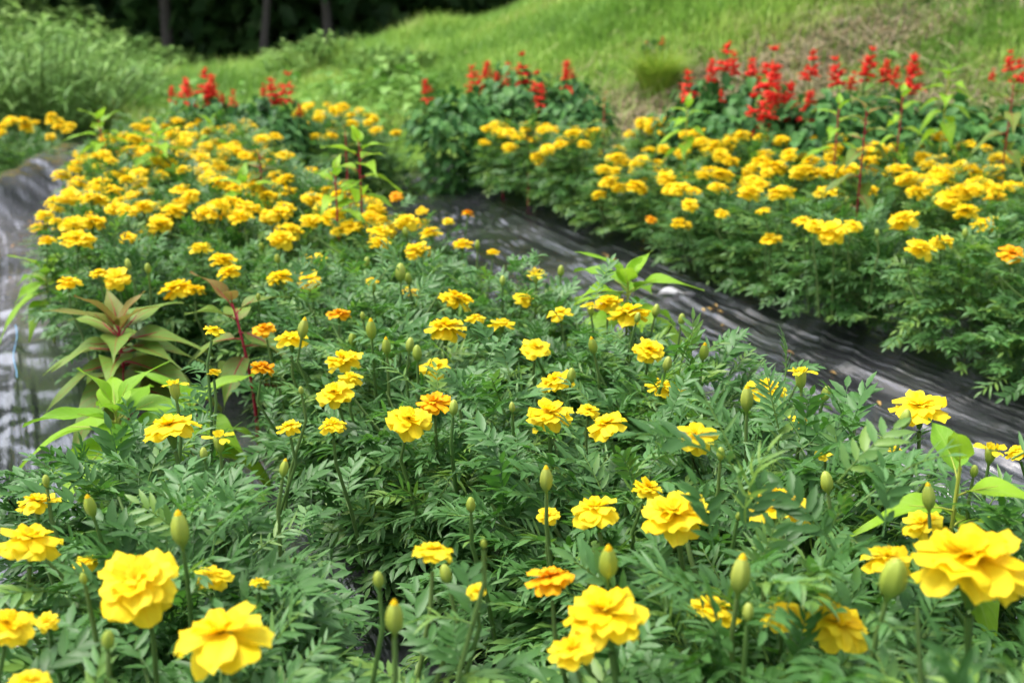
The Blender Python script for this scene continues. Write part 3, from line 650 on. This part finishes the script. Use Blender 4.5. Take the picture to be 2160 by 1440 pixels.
def spike_geo(seed):
    r = random.Random(seed); h = r.uniform(.085, .125); gs = [tube([(0, 0, -.12), (0, 0, 0), (r.uniform(-.006, .006), r.uniform(-.006, .006), h)], [.0025, .002, .001], 5, 1)]
    nw = r.choice([5, 6, 7])
    for k in range(nw):
        z = h * (k / nw) ** .9; q = 1 - .6 * k / nw
        if r.random() < .12: continue
        for j in range(6):
            a = j * 1.05 + k * .5 + r.uniform(-.3, .3); el = radians(r.uniform(-10, 40) + 35 * (k / nw)); d = np.array([cos(a) * cos(el), sin(a) * cos(el), sin(el)])
            ln = .03 * q * r.uniform(.7, 1.25)
            gs.append(retint(tube([(0, 0, z), d * ln * .55 + (0, 0, z), d * ln + (0, 0, z - .003)], [.0025, .004 * q + .0012, .005 * q + .001], 5, 0, cap=True), r.random()))
            gs.append(retint(xf(blade(ln * .55, .004 + .002 * q, 3, 1, ovate, 0, .3, .5, tint=.5, r=r), frame(d + np.array([0, 0, -.3]), (0, 0, 1), d * ln + (0, 0, z))), r.random()))
    return merge(gs)
SPIKE = [to_mesh('flower_spike', spike_geo(i + 70), ['salvia_red', 'salvia_leaf']) for i in range(7)]
SAL = []
def salvia(x, y, R, H, label, spikes, seed):
    H += .10 if seed > 5 else .08; R *= 1.1
    """spikes: (px, py) of spike centres in the photograph, placed at the plant's own distance"""
    r = random.Random(seed); z0 = float(terrain(x, y)) - .005; root = thing('salvia_plant', label, 'flower plant', (x, y, z0), 'red salvias along the foot of the bank')
    m = np.eye(4); a = r.uniform(0, 6.28); sx = R / .22; m[:2, :2] = [[cos(a) * sx, -sin(a) * sx], [sin(a) * sx, cos(a) * sx]]; m[2, 2] = H / .36
    st = merge([tube([(0, 0, -.03), (.3 * R * cos(k), .3 * R * sin(k), H * .45), (.6 * R * cos(k), .6 * R * sin(k), H * .85)], [.005, .004, .002], 5, 0) for k in range(6)])
    part('stem', to_mesh('stem', st, ['salvia_leaf']), root)
    f = part('foliage', r.choice(SFOL), root, m); f['kind'] = 'stuff'
    for _ in range(70):
        mm, S = salvia_leaf_pose(r, R, H, r.uniform(-.05, .08)); part('leaf', r.choice(SL_ME), root, mm)
    for px, py, sc in spikes:
        s = y / ray(px, py)[1]; P = at(px, py, s) - np.array([x, y, z0]); P[1] += r.uniform(-.06, .06)
        tl = r.uniform(-.15, .15); mm = frame((r.uniform(-1, 1), 1, 0), (tl, r.uniform(-.1, .1), 1), P - np.array([0, 0, .045 * sc]), sc)
        part('flower_spike', r.choice(SPIKE), root, mm)
S_ = 1.0
salvia(-1.22, 4.42, .23, .33, 'red salvia with a tall clustered spike, clump nearest the narrow path', [(430,180,1.15),(405,195,.9),(448,178,.95),(385,190,.7),(360,200,.6),(437,205,.8),(490,212,.6),(465,212,.5)], 1)
salvia(-1.0, 4.5, .2, .32, 'red salvia with two close spikes beside the tall clustered one', [(572,192,1.0),(602,188,1.05),(585,205,.7),(632,232,.5),(560,188,.5)], 2)
salvia(-.22, 4.45, .21, .37, 'dark leafy salvia with one red spike at the end of the wide path', [(902,190,.8)], 3)
salvia(.02, 4.62, .24, .43, 'red salvia with many spikes in the round clump at the path end', [(1000,165,1.05),(1022,160,1.0),(1070,160,.8),(1050,170,.6),(1102,148,1.1),(1012,180,.7)], 4)
salvia(.24, 4.5, .18, .40, 'red salvia with separate spikes on the edge of the round clump', [(1136,185,1.0),(1138,210,.9),(1197,158,1.05),(1242,240,.5)], 5)
salvia(.66, 3.95, .15, .40, 'red salvia with a low spike at the open end of the large hedge', [(1450,185,.9),(1495,150,.6)], 6)
salvia(.82, 3.9, .24, .42, 'red salvia with tall full spikes in the large hedge', [(1527,130,1.15),(1555,138,.8),(1505,150,.7),(1592,150,1.0),(1520,200,.4)], 7)
salvia(1.06, 3.75, .25, .40, 'red salvia with dense low spikes hanging before the large hedge', [(1632,150,1.2),(1625,170,1.0),(1590,240,1.1),(1612,215,1.0),(1670,220,1.2),(1638,212,.9),(1697,225,1.0),(1615,285,.8),(1650,235,.8)], 8)
salvia(1.28, 3.85, .24, .39, 'red salvia with spread spikes in the middle of the large hedge', [(1705,140,1.0),(1760,148,1.0),(1690,155,.6),(1790,168,.6)], 9)
salvia(1.52, 3.8, .24, .38, 'red salvia with a tall narrow spike before the dry bank', [(1838,132,1.0),(1835,155,.6),(1872,148,.8),(1885,160,.6)], 10)
salvia(1.72, 3.7, .22, .36, 'red salvia with one branching spike at the far end of the hedge', [(1937,155,1.05),(1930,178,.8)], 11)
salvia(2.0, 3.75, .2, .36, 'sparse red salvia by the bronze celosia and dry bank', [(2140,130,.7),(2135,155,.9),(2105,160,.4)], 12)

# ------------------------------------------------------------------ grass and weeds on the bank, dry straw
def blades_geo(P, Ls, Ws, lean, az, tint):
    n = len(P); d = np.stack([np.cos(az), np.sin(az), 0 * az], -1); sd = np.stack([-np.sin(az), np.cos(az), 0 * az], -1)
    up = np.array([0, 0, 1.]); V = np.zeros((n, 5, 3)); L = Ls[:, None]; W = Ws[:, None]; ln = lean[:, None]
    V[:, 0] = P - sd * W; V[:, 1] = P + sd * W
    midp = P + up * L * .55 + d * L * ln * .3
    V[:, 2] = midp + sd * W * .8; V[:, 3] = midp - sd * W * .8; V[:, 4] = P + up * L * (1 - .35 * ln) + d * L * ln
    i = np.arange(n)[:, None] * 5
    q = i + np.array([[0, 1, 2, 3]]); t = i + np.array([[3, 2, 4]])
    T = np.zeros((n, 5, 3)); T[..., 0] = tint[:, None]; T[:, 2:4, 1] = .55; T[:, 4, 1] = 1
    return (V.reshape(-1, 3), [(q, 0), (t, 0)], T.reshape(-1, 3))
def dryness(x, y):
    d = y - foot(x); k = np.clip((x - .1) / .6, 0, 1) * np.clip((d + .2) / .4, 0, 1) * np.clip((1.65 + .25 * x - d) / .6, 0, 1)
    return np.clip(k * (2.2 * vn[2](x * 1.7, y * 2.6) - .05), 0, 1)
n = 340000
gy = 4.6 + 7.5 * rng.random(n) ** 1.35; gx = (rng.random(n) - .5) * (gy * 1.12 + 1.2)
ok = (gy > foot(gx) - .15) & (gy < np.interp(gx, [-4, -1.5, 0, 1], [9.8, 9.2, 9.5, 14]))
ok &= ~((gx > -2.5) & (gy < 4.75) & (gx < .5))
dr = dryness(gx, gy); ok &= rng.random(n) > dr * .93
gx, gy, dr = gx[ok], gy[ok], dr[ok]; n = len(gx)
patch = vn[1](gx * 1.6, gy * 1.6) * .6 + vn[4](gx * 5, gy * 5) * .4
tall = .06 + .2 * vn[3](gx * 1.6 + 9, gy * 1.6) ** 2 + .05 * rng.random(n) + .05 * np.clip(-gx, 0, 2)
tint = np.clip(-.15 + 1.2 * patch + rng.normal(0, .12, n) + .25 * np.clip(1 - np.hypot(gx + .8, gy - 5.6) / 1.2, 0, 1), 0, 1)
g = blades_geo(np.stack([gx, gy, terrain(gx, gy) - .01], -1), tall * rng.uniform(.6, 1.25, n), rng.uniform(.0018, .0042, n) * (1 + .05 * gy), rng.uniform(.1, .9, n), rng.uniform(0, 6.28, n), tint)
solo('grass', to_mesh('grass', g, ['grass'], False), 'green grass growing over the sloping bank', 'grass', kind='stuff')
n = 60000
gx = rng.uniform(-.3, 4.2, n); gy = foot(gx) + rng.uniform(-.2, 2.6, n); dr = dryness(gx, gy); ok = rng.random(n) < dr * .8 + .01; gx, gy = gx[ok], gy[ok]; n = len(gx)
g = blades_geo(np.stack([gx, gy, terrain(gx, gy) + rng.uniform(0, .03, n)], -1), rng.uniform(.04, .11, n), rng.uniform(.0015, .003, n), rng.uniform(2.0, 5, n) * 1.0, rng.uniform(0, 6.28, n), rng.random(n))
V = g[0].reshape(-1, 5, 3); V[:, 2:, 2] = np.maximum(V[:, 2:, 2], (V[:, 0, 2] - .012)[:, None]); V[:, 2:4, 2] = np.minimum(V[:, 2:4, 2], (V[:, 0, 2] + .03)[:, None])
solo('straw', to_mesh('straw', (V.reshape(-1, 3), g[1], g[2]), ['straw'], False), 'dry cut straw lying on the bare bank', 'straw', kind='stuff')
# broad-leaved weeds between the grass
wr = random.Random(3); gs = []
WL = [blade(.06, .018, 5, 1, ovate, 0, .3, .4, .05, tint=.5, r=wr) for _ in range(4)]
for _ in range(3400):
    y = 4.9 + 7.5 * wr.random() ** 1.2; x = (wr.random() - .5) * (y * 1.05 + .6)
    if y < foot(x) + .1 or (x < .3 and y > 9) or wr.random() < float(dryness(x, y)) or float(vn[5](x * .8, y * .8)) < .5: continue
    z = float(terrain(x, y)); tt_ = wr.random(); h = wr.uniform(.08, .3)
    for k in range(wr.randrange(8, 14)):
        a = k * 2.4; el = wr.uniform(-.2, .7); d = np.array([cos(a) * cos(el), sin(a) * cos(el), sin(el)])
        gs.append(retint(xf(wr.choice(WL), frame(d, (0, 0, 1), (x, y, z + h * (k + 1) / 12), wr.uniform(.7, 1.9))), tt_))
solo('weeds', to_mesh('weeds', merge(gs), ['weed_leaf']), 'broad-leaved weeds scattered through the bank grass', 'weeds', kind='stuff')

def hit(px, py):                                   # where a sight line meets the ground
    rd = ray(px, py); S = np.linspace(2.5, 14, 3000); P = np.array([0, 0, CAM_H]) + rd * S[:, None]
    i = int(np.argmax(P[:, 2] < terrain(P[:, 0], P[:, 1]))); return S[i]
# ornamental grass tuft at the foot of the bank
def tuft(px, py, s, n, L, label, mat, seed, name='grass_tuft', spread=.9, w=.003):
    q = np.random.default_rng(seed); b = at(px, py, s); b[2] = float(terrain(b[0], b[1]))
    r = np.sqrt(q.random(n)) * .06; a = q.uniform(0, 6.28, n)
    g = blades_geo(np.stack([np.cos(a) * r, np.sin(a) * r, 0 * r - .01], -1), q.uniform(.6, 1.1, n) * L, q.uniform(.6, 1.2, n) * w, q.uniform(.1, spread, n), a + q.normal(0, .5, n), q.random(n))
    root = thing(name, label, 'grass', b); o = part('blades', to_mesh('blades', g, [mat], False), root); o['kind'] = 'stuff'
tuft(1385, 212, hit(1385, 212), 900, .32, 'lime green ornamental grass tuft at the foot of the dry bank', 'lime_grass', 4)

b_ = at(1378, 115, hit(1378, 115))
salvia(b_[0], b_[1], .07, -.04, 'tiny faded red salvia alone up on the dry bank', [(1365, 100, .5), (1395, 88, .5)], 13)
# ------------------------------------------------------------------ tall weeds and shrubs on the far side
def shrub_geo(seed, n_st, H, R, leaf, lw, per, mat_i=0):
    r = random.Random(seed); gs, st = [], []
    base = [blade(leaf, lw, 3, 1, lance, 0, .2, .4, tint=.5, r=r) for _ in range(4)]
    for k in range(n_st):
        a = r.uniform(0, 6.28); q = math.sqrt(r.random()) * R; h = H * (1 - .45 * (q / R) ** 2) * r.uniform(.75, 1.1)
        p0 = np.array([cos(a) * q * .55, sin(a) * q * .55, 0]); p2 = np.array([cos(a) * q * 1.15, sin(a) * q * 1.15, h]); p1 = (p0 + p2) / 2 + np.array([0, 0, h * .15])
        C = lambda t: p0 * (1 - t) ** 2 + 2 * p1 * t * (1 - t) + p2 * t * t
        st.append(tube([C(0), C(.35), C(.7), C(1)], [.006, .005, .0035, .0015], 4, 0))
        tn_ = r.random()
        for j in range(per):
            t = .12 + .88 * (j + r.random()) / per; b = j * 2.4 + r.uniform(-.5, .5); el = r.uniform(-.1, .9)
            d = np.array([cos(b) * cos(el), sin(b) * cos(el), sin(el)])
            gs.append(retint(xf(r.choice(base), frame(d, (0.02, 0, 1), C(t), r.uniform(.6, 1.3))), min(1, max(0, tn_ + r.uniform(-.2, .2)))))
    return merge(gs), merge(st)
SHR = []
for i, (nst, leaf, lw, per) in enumerate([(90, .11, .007, 26), (70, .085, .016, 26), (70, .07, .02, 28)]):
    a, b = shrub_geo(500 + i, nst, .6, .6, leaf, lw, per); SHR.append((to_mesh('foliage', a, ['shrub_leaf']), to_mesh('stem', b, ['marigold_stem'])))
def shrub(x, y, kind, sc, sz, label, rz, name='shrub', cat='shrub'):
    root = thing(name, label, cat, (x, y, float(terrain(x, y)) - .02), 'shrubs and tall weeds beside the field'); root.rotation_euler[2] = rz; root.scale = (sc, sc, sz)
    f = part('foliage', SHR[kind][0], root); f['kind'] = 'stuff'; part('stem', SHR[kind][1], root)
def place(px, py, s):
    b = at(px, py, s); return b[0], b[1]
shrub(*place(70, 200, 6.3), 0, 1.15, 1.05, 'feathery tall weed clump behind the small marigold bed', 0, 'tall_weeds', 'weeds')
shrub(*place(-120, 180, 6.4), 0, 1.2, 1.1, 'feathery tall weed clump at the field edge by the film ridge', 1, 'tall_weeds', 'weeds')
shrub(*place(170, 190, 7.2), 0, 1.0, .8, 'low feathery weed clump beside the grassy track', 2, 'tall_weeds', 'weeds')
shrub(*place(20, 90, 8.6), 1, 1.5, 1.15, 'pale green leafy shrub behind the feathery weeds', 0.5)
shrub(*place(140, 95, 9.4), 1, 1.4, .95, 'spreading mid green shrub before the dark wood', 1.5)
shrub(*place(230, 120, 10.5), 2, 1.5, .8, 'low round shrub where the grassy track meets the wood', 2.5)
shrub(*place(-60, 60, 10.5), 2, 1.8, 1.5, 'taller shrub at the edge of the wood behind the pale one', 3.5)
shrub(*place(330, 130, 12), 2, 1.3, .62, 'small dark shrub at the foot of the thick trunk', 4.5)
for q, (px, s_, sc, sz, lb) in enumerate([(620, 7.6, .6, .42, 'bushy weed on the bank crest below the straight dark tree'), (690, 7.9, .75, .45, 'wide bushy weed on the bank crest beside the straight dark tree'), (560, 8.4, .5, .35, 'small weed clump on the crest below the leaning tree'),
        (790, 7.4, .5, .35, 'weed clump higher up the bank crest'), (470, 9.0, .5, .3, 'low weed clump where the bank crest sinks toward the wood'), (880, 7.0, .5, .3, 'leafy weed clump near the highest part of the bank crest'), (400, 9.2, .5, .32, 'weed clump at the low end of the bank crest')]):
    shrub(*place(px, 80, s_), 1 + q % 2, sc, sz * 1.15, lb, 5.2 + q)

# ------------------------------------------------------------------ wood behind
def crown_geo(seed, n=5200, rad=(2.4, 2.4, 2.3)):
    q = np.random.default_rng(seed); cl = q.normal(0, 1, (46, 3)); cl /= np.linalg.norm(cl, axis=1)[:, None]; cl *= (q.random((46, 1)) ** .4) * np.array(rad)
    P = cl[q.integers(0, 46, n)] + q.normal(0, .42, (n, 3)); s = q.uniform(.09, .2, n)[:, None]
    d = q.normal(0, 1, (n, 3)); d /= np.linalg.norm(d, axis=1)[:, None]; e = np.cross(d, q.normal(0, 1, (n, 3))); e /= np.linalg.norm(e, axis=1)[:, None]
    V = np.stack([P - d * s, P + e * s * .5, P + d * s, P - e * s * .5], 1).reshape(-1, 3)
    F = np.arange(n * 4).reshape(n, 4); T = np.zeros((n * 4, 3)); T[:, 0] = np.repeat(q.random(n), 4)
    return (V, [(F, 0)], T)
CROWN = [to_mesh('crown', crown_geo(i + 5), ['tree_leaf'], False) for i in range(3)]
def trunk_geo(seed, r0, lean):
    r = random.Random(seed); h = 5.2
    C = lambda t: np.array([lean[0] * t + .08 * sin(3 * t + seed), lean[1] * t, h * t - .1])
    gs = [tube([C(i / 9) for i in range(10)], [r0 * (1.35 if i == 0 else 1) * (1 - .085 * i) for i in range(10)], 10, 0, .4)]
    for k in range(6):
        t = r.uniform(.42, .95); a = k * 1.9; o = np.array([cos(a), sin(a), .5]) * r.uniform(.9, 1.6)
        gs.append(tube([C(t), C(t) + o * .5 + np.array([0, 0, .15]), C(t) + o], [r0 * .45, r0 * .28, r0 * .1], 6, 0, .4))
    return merge(gs)
def tree(x, y, r0, lean, label, seed, low=0.):
    root = thing('tree', label, 'tree', (x, y, float(terrain(x, y)) - .02), 'trees of the dark wood')
    part('trunk', to_mesh('trunk', trunk_geo(seed, r0, lean), ['bark']), root)
    m = np.eye(4); m[:3, 3] = (lean[0], lean[1], 4.3 - low); a = seed * 1.3; m[:2, :2] = [[cos(a), -sin(a)], [sin(a), cos(a)]]
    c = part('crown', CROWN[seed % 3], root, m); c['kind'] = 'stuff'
def tp(px, s): b = ray(px, 60) * s; return b[0], b[1]
tree(*tp(335, 13.0), .075, (.1, 0), 'tree with a thick pale trunk at the wood edge', 1, .6)
tree(*tp(528, 12.2), .05, (.9, .1), 'slim leaning tree with a pale trunk at the wood edge', 2, .6)
tree(*tp(692, 12.6), .06, (.05, 0), 'dark straight tree behind the bank crest', 3, .7)
tree(*tp(60, 15.5), .07, (0, 0), 'tree standing behind the pale leafy shrubs', 4, .7)
tree(*tp(880, 14.5), .07, (-.1, 0), 'tree behind the highest grass of the bank crest', 5, .7)
bg = random.Random(8)
for k in range(7):  # row of trees added so its crowns shade the undergrowth
    tree(-9.5 + k * 1.6 + bg.uniform(-.3, .3), 14.6 + bg.uniform(-.2, .5), .04, (bg.uniform(-.2, .2), 0), 'slender tree added to shade the edge of the wood', 40 + k, .2)
for k in range(11):
    tree(-11 + k * 1.9 + bg.uniform(-.4, .4), 17 + bg.uniform(-.9, .9), .09, (bg.uniform(-.3, .3), 0), 'tree deep inside the dark wood', 10 + k, 1.5)
# undergrowth of the wood: one dark mass, its raised rear row added to block sky light
gs = []
for k in range(34):
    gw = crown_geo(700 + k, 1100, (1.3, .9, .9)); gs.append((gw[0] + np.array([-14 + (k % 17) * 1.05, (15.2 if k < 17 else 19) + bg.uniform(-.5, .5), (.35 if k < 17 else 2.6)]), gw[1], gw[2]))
solo('undergrowth', to_mesh('undergrowth', merge(gs), ['tree_leaf'], False), 'dark undergrowth filling the shade of the wood, raised rear row added', 'undergrowth', kind='stuff')

# ------------------------------------------------------------------ small things lying on the film
r = random.Random(6)
def lie(px, py, dz=.004):
    rd = ray(px, py); s = CAM_H / -rd[2]
    for _ in range(6):
        p = np.array([0, 0, CAM_H]) + rd * s; z = film_at(p[0], p[1]); s = (CAM_H - z) / -rd[2]
    p = np.array([0, 0, CAM_H]) + rd * s; p[2] = film_at(p[0], p[1]) + dz; return p
p = lie(1420, 620, .006); g = blade(.11, .016, 10, 2, ovate, 0, .6, .1, .3, r=r)
solo('plastic_scrap', to_mesh('plastic_scrap', xf(g, frame((1, .15, 0.02), (0, 0, 1), (-.04, 0, 0))), ['white_plastic']), 'white curled plastic scrap lying on the wide film path', 'scrap', loc=p)
FALL = [blade(.016, .004, 4, 1, ovate, 0, .4, .3, .2, tint=r.random(), r=r) for _ in range(3)]
FALL_ME = [to_mesh('fallen_petal', g, ['dead_leaf']) for g in FALL] 
spots = [(1285,542),(1300,550),(1270,538),(1500,655),(1512,668),(1480,648),(1520,690),(1660,745),(1750,790),(95,415),(70,440),(110,400),(60,470),(85,430),(45,500),(105,385),(120,370),(30,520),(55,455),(20,590),(75,395),(1490,660),(1505,645),(860,405),(905,415),(1850,850)]
for px, py in spots:
    p = lie(px, py, .005); o = solo('fallen_petal', r.choice(FALL_ME), 'withered orange petal fallen on the black film', 'petal', 'withered petals on the film', loc=p); o.rotation_euler[2] = r.uniform(0, 6.28)
p = lie(33, 745, .006); pts = [lie(33 + 4 * sin(k), 690 + k * 14, .006) - p for k in range(9)]
solo('twine', to_mesh('twine', tube(pts, .001, 5), ['blue_twine']), 'short length of blue twine on the narrow film path', 'twine', loc=p)
print('PLANTS', len(PLANTS), 'OBJ', len(bpy.data.objects), 'TRIS', sum(len(m.loops) - 2 * len(m.polygons) for m in bpy.data.meshes))
